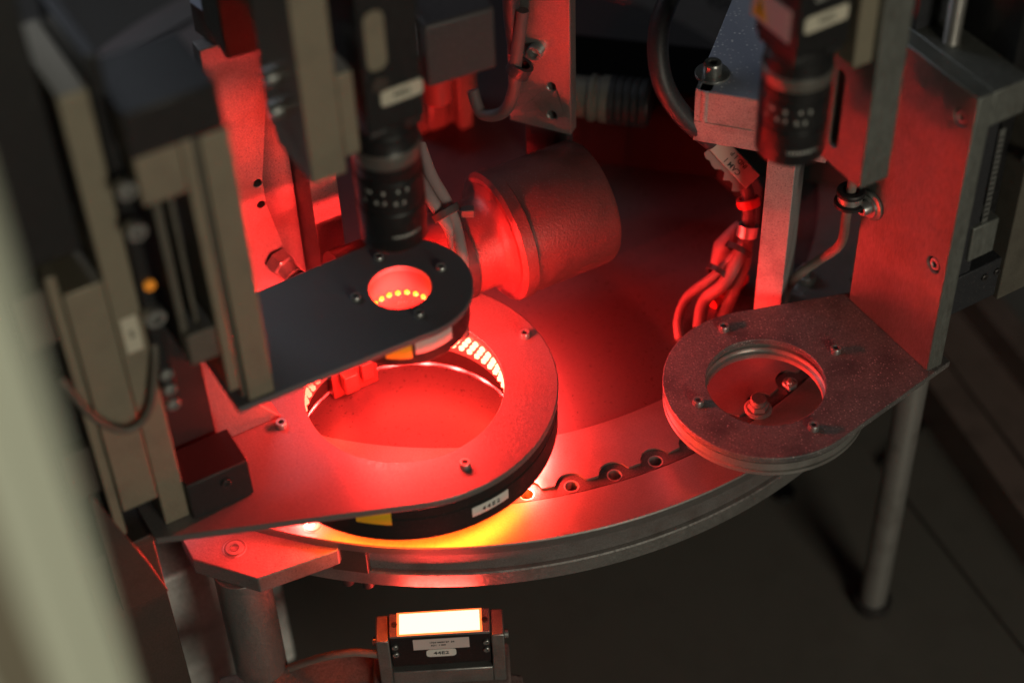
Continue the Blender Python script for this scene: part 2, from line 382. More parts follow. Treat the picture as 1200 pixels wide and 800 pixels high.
def red_points(f, r, z, n, power, rad=1.5, off=0):
    for i in range(n):
        a = 2*math.pi*(i+off)/n
        l = bpy.data.lights.new('unseen_ring_lamp', 'POINT'); l.energy = power; l.color = RED; l.shadow_soft_size = rad*MM
        o = bpy.data.objects.new('unseen_ring_lamp', l); COL.objects.link(o); o.location = (f @ Vector((r*math.cos(a), r*math.sin(a), z)))*MM
GR = 'ring lights over the dial'
# large ring
big = thing('ring_light', 'largest ring light, red lit plate with glowing leds inside its opening', 'ring light', CB+Vector((0, 0, 9)), GR)
b = B(); plate(b, tangent_plate(58.4, [(-109, -18.5), (-109, 22)], 96), 29, 32, [circ((0, 0), 37.9, 80)], FB); obj('bracket_plate', b, REDPL, big, .35)
b = B(); lathe(b, [(41, 28.9), (58.0, 28.9), (58.0, 24), (57.3, 23.5), (58.0, 23), (58.0, 13), (57.3, 12.5), (58.0, 12.2), (57, 10.8), (50, 10.4), (45.5, 10.4), (45, .8), (44, .8), (43, 12), (41, 22), (41, 28.9)], FB, 128); obj('housing', b, MATTEBLK, big)  # inner skirt added to keep the lamps below from lighting the opening
b = B(); lathe(b, [(39.4, 28.8), (40.6, 28.8), (40.6, 14), (39.9, 14), (39.4, 28.8)], FB, 96); obj('led_carrier', b, REDPL, big)
ME_LED = [led_mesh(1.4, q) for q in LEDHOTS]
led_rows(big, FB, [(39.0, 25.2, 64, 0), (39.3, 21.8, 64, .5), (39.6, 18.4, 64, 0)], ME_LED)
for p in ((330, 499), (545, 546), (615, 394)): inst('socket_screw', ME_SCREW, big, frame(at(*p, 32), (1, 0, 0), (0, 1, 0), Z))
q = at(-0, 0, 32)
rel = CB+Vector((-12, 52, 32)); inst('socket_screw', ME_SCREW, big, frame(rel, (1, 0, 0), (0, 1, 0), Z))
def curved_label(name, f, r, a0, a1, z0, z1, m, parent, n=10, shape=None):
    b = B(); lathe(b, [(r, z0), (r+.12, z0+.2), (r+.12, z1-.2), (r, z1)], f, n, math.radians(a0), math.radians(a1)); return obj(name, b, m, parent)
def ang_on(c, px, py, z):   # direction angle of a pixel around a centre at height z, in the U,V frame
    p = at(px, py, z)-Vector((c.x, c.y, z)); return math.degrees(math.atan2(p.dot(V), p.dot(U)))
aw = ang_on(CB, 560, 572, 20)
lab = curved_label('white_label', FB, 58.1, aw-7.8, aw+7.8, 17, 22, WHITE, big)
def on_curve(f, r, adeg, z):
    a = math.radians(adeg); n = Vector((math.cos(a), math.sin(a), 0)); t = Vector((-n.y, n.x, 0))
    return f @ frame(n*r+Vector((0, 0, z)), t, Z, n)
def curved_text(s, f, r, a0, z, size, m, parent, step=None):
    for i, ch in enumerate(s):
        if ch != ' ':
            a = a0+(i-(len(s)-1)/2)*math.degrees((step or size*.72)/r)
            text('lettering', ch, size, on_curve(f, r, a, z), m, parent)
curved_text('44E2', FB, 58.35, aw, 19.5, 2.9, INK, lab)
ay = ang_on(CB, 443, 592, 26)
curved_label('yellow_sticker', FB, 58.1, ay-7.5, ay+5.5, 20.8, 28.6, YELLOW, big)
for i in range(17): red_one(FB, 50, 8.2, -50+i*15, .22 if i < 4 else .46 if i < 14 else .2, 2.2, RED)  # unseen red lamps added under the housing for light spilling over dial and rim
for uu, vv in ((-62, -12), (-72, -4)):
    red_one(frame(FB @ Vector((uu, vv, 0)), U, V, Z), 0, 26, 0, .04, 3, RED)  # two unseen red lamps added under the plate to redden the clamp
for i in range(26): red_one(FB, 51, 6.5, -170+i*5, .030*math.sin(math.pi*(i+.7)/26.4)**1.4, 4, HOT)  # unseen orange lamps added for the hot glow on the guide ring
# small ring
sm = thing('ring_light', 'smallest ring light, dark plate with a round opening under the left camera', 'ring light', CS+Vector((0, 0, 68)), GR)
b = B(); plate(b, tangent_plate(26.3, [(-74, -23.8), (-74, 24.5)], 72), 82.4, 85, [circ((0, 0), 11.3, 48)], FS); obj('bracket_plate', b, SMALLPL, sm, .3)
b = B(); lathe(b, [(12.8, 82.3), (24.4, 82.3), (24.4, 69.8), (23.8, 69), (23.2, 69), (21.5, 73), (14, 73), (12.8, 72.4), (12.8, 82.3)], FS, 80); obj('housing', b, BLACKPAINT, sm)
b = B(); lathe(b, [(11.6, 82.2), (12.7, 82.2), (12.7, 70), (12.2, 70), (11.6, 82.2)], FS, 48); obj('led_carrier', b, CARRIER, sm)
ME_LEDS = [led_mesh(1.3, LEDWARM)]
led_rows(sm, FS, [(11.9, 71.2, 22, .3)], ME_LEDS)
for p in ((417, 350), (517, 315), (491, 369), (444, 303)): inst('socket_screw', ME_SCREW, sm, frame(at(*p, 85), (.9, 0, 0), (0, .9, 0), (0, 0, .7)))
a1 = ang_on(CS, 470, 408, 77); a2 = ang_on(CS, 503, 398, 77)
curved_label('yellow_sticker', FS, 24.5, a1-13, a1+9, 73, 80.5, YELLOW, sm)
curved_label('pale_label', FS, 24.5, a2-15, a2+20, 74.5, 80.5, PINKL, sm)
b = B(); cyl(b, 3.2, 62, 69, FS @ Matrix.Translation((17, -12, 0)), 24); obj('cable_gland', b, REDPL, sm, .4)
for i in range(8):
    a = math.radians(45*i+10); d_ = U*math.cos(a)+V*math.sin(a)
    l = bpy.data.lights.new('unseen_ring_lamp', 'SPOT'); l.energy = .40; l.color = RED; l.shadow_soft_size = .0015; l.spot_size = math.radians(155); l.spot_blend = .8
    o = bpy.data.objects.new('unseen_ring_lamp', l); COL.objects.link(o); o.location = (CS+d_*17+Vector((0, 0, 67.2 if d_.dot(V) < -.3 else 70.3)))*MM; l.energy *= 2.4 if d_.dot(V) < -.3 else 2.0 if d_.dot(U) < -.4 else .6
    o.rotation_euler = (-d_*.9-Z*(.25 if d_.dot(V) < -.3 else .57)).to_track_quat('-Z', 'Y').to_euler()
# right ring
rt = thing('ring_light', 'unlit ring light on a speckled grey plate at right with an upright back plate', 'ring light', CR+Vector((0, 0, 15)), GR)
b = B(); plate(b, tangent_plate(39.2, [(66, -29), (66, 19.5)], 96), 23.2, 26, [circ((0, 0), 22.7, 72)], FR); obj('bracket_plate', b, PLATE, rt, .35)
b = B(); lathe(b, [(26, 23.1), (37.0, 23.1), (37.0, 22.4), (38.6, 22.2), (38.6, 18.9), (37.4, 18.6), (37.4, 18.1), (38.9, 17.9), (38.9, 16.4), (38.2, 15.6), (24, 15.6), (22.4, 16.0), (22.4, 18.2), (23.6, 18.6), (23.6, 20.6), (26, 20.8), (26, 23.1)], FR, 128); obj('housing', b, ALU, rt)
for p in ((848, 386), (979, 412), (818, 473), (953, 502)): inst('socket_screw', ME_SCREW, rt, frame(at(*p, 26), (1, 0, 0), (0, 1, 0), Z))
FV = frame(CR, V, Z, -U)      # x = v, y = z, z = towards -u
vp = B(); plate(vp, [(-28.6, 26.05), (19, 26.05), (19, 155), (-28.6, 155)], -62, -54.8, [circ((-22, 52+24), 3.2, 24), circ((-22, 143), 3.2, 24)], FV); obj('upright_plate', vp, STEEL_V, rt, .5)
for y in (76, 143):
    inst('plate_screw', ME_SCREWB, rt, FV @ frame((-22, y, -58.2), (.8, 0, 0), (0, .8, 0), (0, 0, .9)))

# ------------------------------------------------------------------ slides behind the ring brackets
def boxes(parent, f, items):
    for it in items:
        nm, m, x0, x1, y0, y1, z0, z1 = it[:8]
        b = B(); box(b, x0, x1, y0, y1, z0, z1, f); obj(nm, b, m, parent, it[8] if len(it) > 8 else .5)
def screw_on(parent, f, p, me, n, s=1.0):
    q = zframe(f @ Vector(p), f.to_3x3() @ Vector(n)); inst('socket_screw', me, parent, q @ Matrix.Scale(s, 4))
sl = thing('linear_slide', 'dark upright linear slide with a lead screw behind the right back plate', 'slide', CR+U*80+Vector((0, 0, 48)))
boxes(sl, FR, [('top_block', STEEL_V, 62.2, 78, -28.2, 19, 140, 154.6), ('carriage_plate', BLACKPL, 62.2, 70, -26, 19, 60, 139),
  ('rail', BLACKPAINT, 78, 84, -20, 12, 60, 320), ('end_block', STEEL_V, 66, 78, -27.6, 14, 76, 92),
  ('bottom_bracket', BLACKPL, 58, 88, -27, 16, 50, 69), ('side_post', OLIVEDK, 84.4, 99, -29, 12, 49, 330),
  ('rear_rail', BLACKPL, 62.2, 77, 13, 19.5, 154.7, 320), ('spindle_housing', BLACKPAINT, 99.2, 112, -26, 16, 60, 330)])
b = B()
f = FR @ Matrix.Translation((69, 2, 0)); pr = [(0, 150)]
for i in range(110): pr += [(3.1, 150+i*1.6), (2.5, 150+i*1.6+.8)]
lathe(b, pr+[(0, 330)], f, 20); obj('lead_screw', b, ALU, sl, ang=20)
b = B(); box(b, 70.6, 73.2, -26.4, -26.0, 92, 134, FR); sc = obj('scale_strip', b, SCREW, sl, .1)
b = B()
for i in range(16): box(b, 70.7, 72.6 if i % 4 else 73.1, -26.47, -26.41, 94+i*2.4, 94.9+i*2.4, FR)
obj('graduation', b, INK, sc)
screw_on(sl, FR, (84, -29, 118), ME_SCREWB, (0, -1, 0), .9); screw_on(sl, FR, (77, -27, 63), ME_SCREWD, (0, -1, 0)); screw_on(sl, FR, (83, -27, 63), ME_SCREWD, (0, -1, 0))
screw_on(sl, FR, (70.5, 16, 154.7), ME_SCREWD, (0, 0, 1), 1.3)

# left slides: the plate of the small ring
s2 = thing('linear_slide', 'blurred grey slide beside the dark plate of the smallest ring light', 'slide', CS-U*80+Vector((0, 0, 80)))
boxes(s2, FS, [('mounting_plate', OLIVE, -69.5, -60, -23, 26, 85.2, 197), ('edge_strip', OLIVEDK, -71.4, -69.7, -22, 25, 87, 197), ('slide_rail', OLIVE, -75.5, -71.6, -23, 20, 93, 198),
  ('carriage', OLIVE, -90, -75.8, -23.4, 22, 180, 199), ('guide_bar', OLIVEDK, -81, -79.2, -18, 14, 115, 180), ('guide_rod', OLIVEDK, -86.5, -83.8, -20, 14, 112, 180),
  ('foot_block', OLIVEDK, -86, -76, -23, 20, 111, 124), ('back_rail', BLACKPAINT, -95, -90.4, -14, 26, 95, 230),
  ('motor', BLACKPAINT, -91.5, -62, -26, 4, 200, 216)])
screw_on(s2, FS, (-93, -18, 186), ME_SCREWB, (0, -1, 0)); screw_on(s2, FS, (-93, -18, 170), ME_SCREWB, (0, -1, 0))
screw_on(s2, FS, (-92.5, -14, 131), ME_SCREWB, (0, -1, 0), 1.1)
for z in (104, 97, 90): screw_on(s2, FS, (-92.8, -14, z), ME_SCREWS, (0, -1, 0), 1.6)
b = B(); cyl(b, 1.9, 0, 1.5, zframe(FS @ Vector((-91.5, -14, 143)), -V), 16); obj('indicator_lamp', b, ORANGE, s2, .3)

# left slides: the plate of the large ring
s1 = thing('linear_slide', 'blurred grey slide with a small label, left of the largest ring light', 'slide', CB-U*105+Vector((0, 0, 30)))
boxes(s1, FB, [('mounting_plate', OLIVE, -103.4, -94.2, -15, 26, 32.2, 219), ('carriage', OLIVE, -116.6, -103.7, -15.4, 24, 48, 150),
  ('slide_rail', OLIVE, -120.6, -117, -14.5, 20, 36, 158), ('rail_back', BLACKPAINT, -132, -121, -8, 22, 40, 260),
  ('dark_filler', BLACKRUB, -93.5, -74, 2, 24, 32.3, 105), ('side_block', OLIVEDK, -131, -121.2, -14, 14, 132, 154), ('foot_block', BROWNDK, -131, -121.2, -13, 14, 60, 82),  # first piece is a black filler added for the dark gap
  ('motor', BLACKPAINT, -150, -106, -10, 36, 160, 330)])
b = B(); box(b, -101.6, -96.2, -15.3, -15.05, 117, 132, FB); lb = obj('white_label', b, CREAM, s1, .05)
text('lettering', 'S', 4.5, FB @ frame((-98.9, -15.36, 124.5), (1, 0, 0), (0, 0, 1), (0, -1, 0)), INK, lb)
b = B(); tube(b, [FB @ Vector(p) for p in ((-124, -14.5, 118), (-120, -16.8, 104), (-114, -17.1, 92), (-107, -17.4, 87), (-100, -17.4, 92), (-96, -17.2, 104), (-93, -15.6, 116), (-90, -8, 126))], 1.5); obj('cable', b, OLIVEDK, s1)
ga = B()
FGZ = frame(CB, U, Z, -V)     # x=u, y=z, z=-v
plate(ga, [(-73, 32.2), (-73, 75), (-63.5, 74), (-61, 60), (-55, 45), (-46, 32.2)], -21, -11, (), FGZ); obj('gusset', ga, REDPL, s1, .6)
b = B(); box(b, -94, -70.5, -18, 0, 32.3, 50, FB); obj('stop_block', b, BLACKRUB, s1, .5)
screw_on(s1, FB, (-80, -18, 44), ME_SCREWD, (0, -1, 0), 1.2)
gb = B(); plate(gb, [(-126, 60), (-124.6, 60), (-113, 18), (-108.5, -2), (-113, -2), (-126, -2)], 12, 15, (), FGZ); obj('lower_gusset', gb, BROWNDK, s1, .3)
lc = thing('slide_column', 'dark brown upright column below the blurred left slide', 'column', CB-U*118+Vector((0, 0, -165)))
boxes(lc, FB, [('column_face', BROWNDK, -134, -108, -10, 30, -164, 27), ('column_cap', BROWNDK, -136, -104, -13, 30, 24.5, 28.5)])

# pale blurred frame post close to the camera
p0 = ray(18, 560, 300)
fp = frame((p0.x, p0.y, 0), U, V, Z)
fpst = thing('frame_post', 'pale green frame post, very blurred, at the left edge close by', 'post', (p0.x, p0.y, -165))
boxes(fpst, fp, [('profile_core', PALE, -22, 3, -2, 24, -164, p0.z+75), ('profile_lip', PALE, 3.2, 8, -2, 4, -164, p0.z+75), ('profile_lip', PALE, -27, -22.2, -2, 4, -164, p0.z+75)])
b = B(); box(b, -16, -6, -2.6, -2.05, -160, p0.z+70, fp); obj('groove_cover', b, OLIVE, fpst, .2)

# light casting behind the left leg
b = B(); fq = frame(at(235, 740, -110), U, V, Z); box(b, -30, 40, 0, 30, -50, 42, fq)
tag(obj('casting', b, CASTAL, origin=at(235, 740, -164), bevel=2), 'mottled pale grey casting behind the lower left leg', 'casting')

# ------------------------------------------------------------------ bar light below the ring
bl = thing('bar_light', 'small glowing bar light in a steel bracket below the guide ring, front', 'bar light', at(515.5, 746.5, -82))
ab = math.radians(1.4); fb_ = frame(at(515.5, 746.5, -42), (math.cos(ab), math.sin(ab), 0), (-math.sin(ab), math.cos(ab), 0), Z) @ Matrix.Scale(.879, 4)
boxes(bl, fb_, [('bracket_arm', STEEL, -28, -22.4, -.6, 13.6, -34, 0), ('bracket_arm', STEEL, 22.4, 28, -.6, 13.6, -34, 0), ('bracket_base', STEEL, -22.3, 22.3, -.6, 13.6, -34, -23.5), ('lamp_body', BLACKPAINT, -22, 22, .8, 13, -21, .2)])
b = B(); box(b, -22, 22, .6, 13.2, .3, 1.5, fb_); obj('window_frame', b, REDPL, bl, .2)
b = B(); box(b, -17.6, 17.6, 1.6, 12.3, 1.55, 2.1, fb_); obj('diffuser', b, DIFFUSER, bl, .2)
b = B(); plate(b, [(-18.6, .8), (18.6, .8), (18.6, 13.1), (-18.6, 13.1)], 1.52, 1.9, [[(-17.7, 1.5), (17.7, 1.5), (17.7, 12.4), (-17.7, 12.4)]], fb_); obj('diffuser_edge', b, DIFFEDGE, bl)
for x in (-19.8, 19.8): inst('frame_screw', ME_SCREWD, bl, fb_ @ frame((x, 7, 1.5), (.9, 0, 0), (0, .9, 0), (0, 0, .6)))
for x in (-20, 20):
    for z in (-6, -11.5): inst('side_screw', ME_SCREWS, bl, fb_ @ frame((x, .8, z), (.95, 0, 0), (0, 0, .95), (0, -.95, 0)))
b = B(); cyl(b, 2, 0, 2, fb_ @ zframe((28, 6, -8), (1, 0, 0)), 20); cyl(b, 2, 0, 2, fb_ @ zframe((-28, 6, -8), (-1, 0, 0)), 20); obj('pivot_screw', b, SCREW, bl, .3)
b = B(); box(b, -12, 12.6, .55, .75, -9, -1.6, fb_); l1 = obj('paper_label', b, PINKL, bl)
text('lettering', '1724 4400127  54', 1.5, fb_ @ frame((.6, .5, -4.2), (1, 0, 0), (0, 0, 1), (0, -1, 0)), INK, l1)
text('lettering', 'RD1  1 008', 1.4, fb_ @ frame((-1, .5, -6.3), (1, 0, 0), (0, 0, 1), (0, -1, 0)), INK, l1)
l2 = B(); pts = []
for cx_, cz_, a0 in ((5, -10.9, 0), (-5, -10.9, 90), (-5, -12.9, 180), (5, -12.9, 270)): pts += [(cx_+1.6*math.cos(math.radians(a0+t)), cz_+1.6*math.sin(math.radians(a0+t))) for t in (0, 30, 60, 90)]
plate(l2, pts, 0, .3, (), fb_ @ frame((0, .75, 0), (1, 0, 0), (0, 0, 1), (0, -1, 0))); l2 = obj('number_label', l2, WHITE, bl)
text('lettering', '44E2', 3.0, fb_ @ frame((0, .4, -11.9), (1.15, 0, 0), (0, 0, 1), (0, -1, 0)), INK, l2)
l = bpy.data.lights.new('bar_lamp', 'AREA'); l.shape = 'RECTANGLE'; l.size = .030; l.size_y = .010; l.energy = .06; l.color = RED
o = bpy.data.objects.new('bar_lamp', l); COL.objects.link(o); m = fb_ @ frame((0, 7, 2.6), (1, 0, 0), (0, -1, 0), (0, 0, -1)); m.translation *= MM; o.matrix_world = m
b = B(); box(b, -32, 30, -3, 20, -36.5, -34.1, fb_); tag(obj('mounting_block', b, RUST, origin=at(515, 760, -80), bevel=1), 'rust red block carrying the small bar light', 'block')
b = B(); bp_ = [at(*p, -74.2) for p in ((246, 812), (258, 792), (335, 777), (385, 766), (440, 764), (612, 790), (620, 850), (240, 850))]
plate(b, [(p.x, p.y) for p in bp_], -92, -74.2); tag(obj('base_plate', b, RUST, origin=at(400, 800, -92), bevel=1), 'flat dusty red brown base plate under the small bar light', 'base')
b = B(); tube(b, [at(340, 782, -72.5), at(360, 775, -66), at(385, 768, -57), at(415, 764, -53), at(443, 766, -52)], 1.6); tag(obj('cable', b, CABLEG, origin=at(441, 766, -52)), 'thin brown cable running into the side of the small bar light', 'cable')

# ------------------------------------------------------------------ cameras with lenses
def camera_unit(label, C, F, z0, zb, R0, right):
    t = thing('inspection_camera', label, 'camera', C+Vector((0, 0, z0)), 'inspection cameras over the ring lights')
    h = zb-z0
    b = B(); lathe(b, [(R0*.82, z0+.6), (R0*.84, z0), (R0-.3, z0), (R0, z0+.5), (R0, z0+h*.30), (R0-.35, z0+h*.31), (R0-.35, z0+h*.33), (R0, z0+h*.34), (R0, z0+h*.55), (R0-.4, z0+h*.56), (R0-.4, z0+h*.6), (R0-.1, z0+h*.61), (R0-.1, z0+h*.68)], F, 64); obj('lens_barrel', b, BLACKPAINT, t)
    b = B(); lathe(b, [(R0-.1, z0+h*.68), (R0+.1, z0+h*.69), (R0+.1, z0+h*.78), (R0-.3, z0+h*.79)], F, 64); obj('silver_ring', b, SILVER, t)
    b = B(); lathe(b, [(R0-.3, z0+h*.79), (R0-.6, z0+h*.8), (R0-.6, z0+h*.9), (R0-1.4, z0+h*.92), (R0-1.4, zb)], F, 64); obj('lens_mount', b, BLACKPAINT, t)
    b = B(); lathe(b, [(0, z0+2), (R0*.6, z0+1.5), (R0*.82, z0+.7)], F, 48); obj('front_glass', b, LENSG, t)
    av = ang_on(C, 600+0, 400, 0)
    ac = math.degrees(math.atan2(Vector((-C.x, -C.y, 0)).dot(V), Vector((-C.x, -C.y, 0)).dot(U)))  # towards the viewer
    for s, da, fz, sz in (('16', -38, .62, 2.0), ('8', -12, .62, 2.0), ('4', 12, .625, 2.0), ('2', 28, .625, 2.0), ('0.3', -18, .46, 2.0), ('0.5', 14, .45, 2.0), ('1', -46, .46, 2.0)):
        curved_text(s, F, R0+.08, ac+da, z0+h*(fz-.12 if fz > .6 else fz-.04), sz, INKW, t)
    curved_text('100000011', F, R0+.08, ac+22, z0+h*.13, 1.7, INKW, t, 1.25)
    s = 10.6
    b = B(); box(b, -s, s, -s, s, zb, zb+62, F); body = obj('camera_body', b, BLACKPAINT, t, .8)
    b = B(); box(b, -s+.7, s-.7, -s+.7, s-.7, zb-3, zb-.05, F); obj('mount_ring', b, BLACKRUB, t, .8)
    fvf = F @ frame((0, -s, zb), (1, 0, 0), (0, 0, 1), (0, -1, 0)); fuf = F @ frame((-s, 0, zb), (0, -1, 0), (0, 0, 1), (-1, 0, 0))
    def rlabel(x0, x1, y0, y1, f, m, nm, r=1.3):
        pts = []
        for cx_, cy_, a0 in ((x1-r, y1-r, 0), (x0+r, y1-r, 90), (x0+r, y0+r, 180), (x1-r, y0+r, 270)): pts += [(cx_+r*math.cos(math.radians(a0+q)), cy_+r*math.sin(math.radians(a0+q))) for q in (0, 30, 60, 90)]
        b = B(); plate(b, pts, .02, .25, (), f); return obj(nm, b, m, t)
    return t, s, fvf, fuf, rlabel
zR0, zRb = up(CR, 170), up(CR, 42)
t, s, fvf, fuf, rl = camera_unit('black camera with a warning sticker pointing down at the right ring', CR, FR, zR0, zRb, 11.8, True)
lab = rl(-8, 9, 9.5, 15.5, fvf, CREAM, 'number_label'); text('lettering', '44E2', 3.4, fvf @ frame((.5, 12.5, .3), (1, 0, 0), (0, 1, 0), Z), INK, lab)
lab = rl(-13, 7, 5, 17, fuf, PINKL, 'warning_label', .4)
b = B(); plate(b, [(-11.8, 6.4), (-4, 6.4), (-7.9, 14.5)], .26, .34, (), fuf); w1 = obj('warning_triangle', b, YELLOW, lab)
b = B(); plate(b, [(-8.3, 8.4), (-7.5, 8.4), (-7.3, 12.2), (-8.5, 12.2)], .35, .38, (), fuf); plate(b, circ((-7.9, 7.5), .45, 10), .35, .38, (), fuf); obj('exclamation_mark', b, INK, lab)
text('lettering', 'CCD', 2.4, fvf @ frame((-2, 21, .05), (1, 0, 0), (0, 1, 0), Z), INKW, t)
zS0, zSb = up(CS, 270), up(CS, 128)
t, s, fvf, fuf, rl = camera_unit('blurred black camera pointing down at the smallest ring light', CS, FS, zS0, zSb, 11.8, False)
lab = rl(-5, 10, 9.5, 15.5, fvf, CREAM, 'number_label'); text('lettering', '44E2', 3.2, fvf @ frame((2.5, 12.5, .3), (1, 0, 0), (0, 1, 0), Z), INK, lab)
lab = rl(-8.5, -1.5, 24, 46, fvf, OLIVE, 'long_label', 3)
cp = FS @ Vector((-6, -14.5, 0)); b = B(); cyl(b, 3.2, 0, 1.2, fvf @ Matrix.Translation((-5, 19, 0)), 24); obj('port_cap', b, BROWNDK, t, .3)

# mounts carrying the cameras
zm = up((CR+U*24-V*12), 218)
mt = thing('camera_mount', 'upright plate with a slot holding the right camera', 'mount plate', CR+U*28+Vector((0, 0, zm)))
b = B(); hl = [(x, y) for x, y in []]
slot = [(3.4+2.2*math.cos(a), zm+38+2.2*math.sin(a)) for a in [math.radians(t) for t in range(0, 181, 20)]]+[(3.4+2.2*math.cos(a), zm+10+2.2*math.sin(a)) for a in [math.radians(t) for t in range(180, 361, 20)]]
FVm = frame(CR+U*22, V, Z, -U)
plate(b, [(-13, zm), (16, zm), (16, zm+230), (-13, zm+230)], -12.5, 0, [slot], FVm); obj('mount_plate', b, STEEL_V, mt, .5)
b = B(); box(b, 14.2, 21.9, -10.5, 9, zm+52, zm+160, FR); obj('clamp_block', b, OLIVE, mt, .5)
zl = up((CS-U*20-V*12), 202)
ml = thing('camera_mount', 'blurred grey column plate holding the left camera', 'mount plate', CS-U*28+Vector((0, 0, zl)))
b = B(); plate(b, [(-12, zl), (14, zl), (20, zl+9), (20, zl+180), (-12, zl+180)], 0, 12, (), frame(CS-U*20, V, Z, -U)); obj('mount_plate', b, OLIVE, ml, .5)
b = B(); box(b, -19.9, -14.2, -12, 10, zl+6, zl+38, FS); obj('clamp_block', b, OLIVE, ml, .5)
for z in (18, 31): inst('socket_screw', ME_SCREWB, ml, frame(CS-U*32+V*8+Vector((0, 0, zl+z)), V, Z, -U))

# ------------------------------------------------------------------ posts and crossbar
po = at(372, 415, 0)
post = thing('steel_post', 'broad bright red lit flat steel post with a chamfered cap at upper left', 'post', at(310, 420, 0))
pc = at(296, 400, 0)               # left front foot corner
fpz = frame(pc, U, Z, -V)
zt = up(pc, 60)
b = B(); plate(b, [(0, 0), (28, 0), (28, zt), (0, zt)], -7, 0, [circ((13.5, up(pc+U*13.5, 215)), 1.7, 20), circ((13.5, up(pc+U*13.5, 240)), 1.7, 20)], fpz); obj('post_plate', b, PITTED, post, .4)
for rr in (215, 240):
    b = B(); cyl(b, 1.75, -6.6, -6.2, fpz @ Matrix.Translation((13.5, up(pc+U*13.5, rr), 0)), 20); obj('hole_bottom', b, HOLE, post)
cap = [at(*p, zt+13) for p in ((222, 2), (241, 16), (286, 23.5), (318, 17), (350, 4), (360, -60), (250, -60))]
b = B(); plate(b, [(p.x, p.y) for p in cap], zt+.2, zt+12.6); obj('cap_block', b, PITTED, post, .4)
b = B(); plate(b, [(p.x, p.y) for p in cap], zt+12.65, zt+13); obj('cap_top', b, BLACKDUST, post, .1)
hx = pc+U*16+Vector((0, 0, up(pc+U*16, 302))); fh = zframe(hx, -V+U*.25-Z*.35)
b = B(); lathe(b, [(0, 0), (5.4, 0), (5.4, 5), (4.8, 5.8), (0, 5.8)], fh, 6); obj('hex_nut', b, SCREW, post, .3)
b = B(); lathe(b, [(3.8, 5.8), (3.8, 10), (4.1, 10.2), (4.1, 11), (3.7, 11.2), (3.7, 16), (0, 16)], fh, 28); obj('fitting_stem', b, ALU, post)
b = B(); lathe(b, [(3.75, 12.0), (4.3, 12.2), (4.3, 13.3), (3.75, 13.5)], fh, 28); obj('seal_ring', b, BLACKRUB, post)
p2 = at(388, 395, 0)
sp = thing('steel_post', 'narrow red lit square steel bar between the broad post and left camera', 'post', p2)
boxes(sp, frame(p2, U, V, Z), [('bar', PITTED, 0, 11.5, 0, 21, 0, up(p2, 140), .4)])

AE = math.radians(-19.5); E1 = Vector((math.cos(AE), math.sin(AE), 0)); E2 = Vector((-E1.y, E1.x, 0))
pr = at(881, 388, 0); fpr = frame(pr, E1, E2, Z); zc = up(pr, 175)
cb = thing('crossbar', 'dark dusty topped crossbar on a red lit post, behind the right camera', 'crossbar', pr)
z2 = zc+9.4; z3 = zc+24
boxes(cb, fpr, [('post', PALEPIT, 0, 10.8, 0, 26, 0, zc-.1, .3), ('lower_plate', PALEPIT, -28.5, 22, -2.5, 130, zc, z2, .3)])
zz = z3
b = B(); slotc = fpr.inverted() @ at(832, 92, zz); sx, sy = slotc.x, slotc.y
slot = [(sx+2.3*math.cos(math.radians(a)), sy+4+2.3*math.sin(math.radians(a))) for a in range(0, 181, 20)]+[(sx+2.3*math.cos(math.radians(a)), sy-6+2.3*math.sin(math.radians(a))) for a in range(180, 361, 20)]
plate(b, [(-28.5, -2.5), (22, -2.5), (22, 130), (-28.5, 130)], z2+.25, z3-.6, [slot], fpr); obj('upper_plate', b, PALEPIT, cb, .3)
b = B(); plate(b, [(-28.4, -2.4), (21.9, -2.4), (21.9, 130), (-28.4, 130)], z3-.55, z3, [slot], fpr); obj('dusty_top', b, BLACKDUST, cb, .1)
fs = fpr @ Matrix.Translation((sx+.3, sy+2.5, z3))
b = B(); lathe(b, [(2.5, 0), (6.6, 0), (6.6, 1.1), (2.5, 1.1)], fs, 40); obj('washer', b, SCREW, cb, .15)
b = B(); inst('cap_screw', ME_SCREWB, cb, fs @ Matrix.Translation((0, 0, 1.1)) @ Matrix.Diagonal((1.05, 1.05, 1.35, 1)))

# ------------------------------------------------------------------ cables at the right
b = B(); tube(b, [at(795, -25, 150), at(776, 20, 140), at(771, 60, 130), at(778, 100, 118), at(800, 135, 105), at(835, 165, 92)], 4.0, 20)
tag(obj('cable', b, CABLE, origin=at(771, 60, 120)), 'thick black cable curving down behind the crossbar', 'cable')
hz = 60
ct = thing('tagged_cable', 'dusty cable with a printed grey tag and torn tape below the crossbar', 'cable', at(860, 200, 60))
b = B(); tube(b, [at(826, 155, 78), at(850, 184, 66), at(872, 215, 56), at(878, 245, 46), at(872, 285, 32), at(850, 330, 18), at(826, 352, 9), at(819, 385, 3)], 2.7, 18); obj('cable', b, CABLER, ct)
b = B(); tube(b, [at(874, 262, 40), at(868, 290, 30), at(838, 322, 18), at(806, 348, 9), at(795, 375, 4), at(797, 398, 1)], 2.0, 16); obj('thin_cable', b, CABLER, ct)
b = B(); tube(b, [at(876, 270, 38), at(872, 310, 22), at(858, 345, 10), at(846, 375, 3)], 2.5, 16); obj('rear_cable', b, CABLER, ct)
a_ = at(833, 163, 76); c_ = at(879, 212, 60); ax = (c_-a_).normalized(); nn = (Vector((0, 0, CAMZ))-(a_+c_)/2); nn = (nn-ax*nn.dot(ax)).normalized(); yy = nn.cross(ax)
ft = frame(a_, ax, yy, nn); Lt = (c_-a_).length
b = B(); box(b, 0, Lt, -3.4, 4.4, 3.2, 4.4, ft); tg = obj('printed_tag', b, TAG, ct, .4)
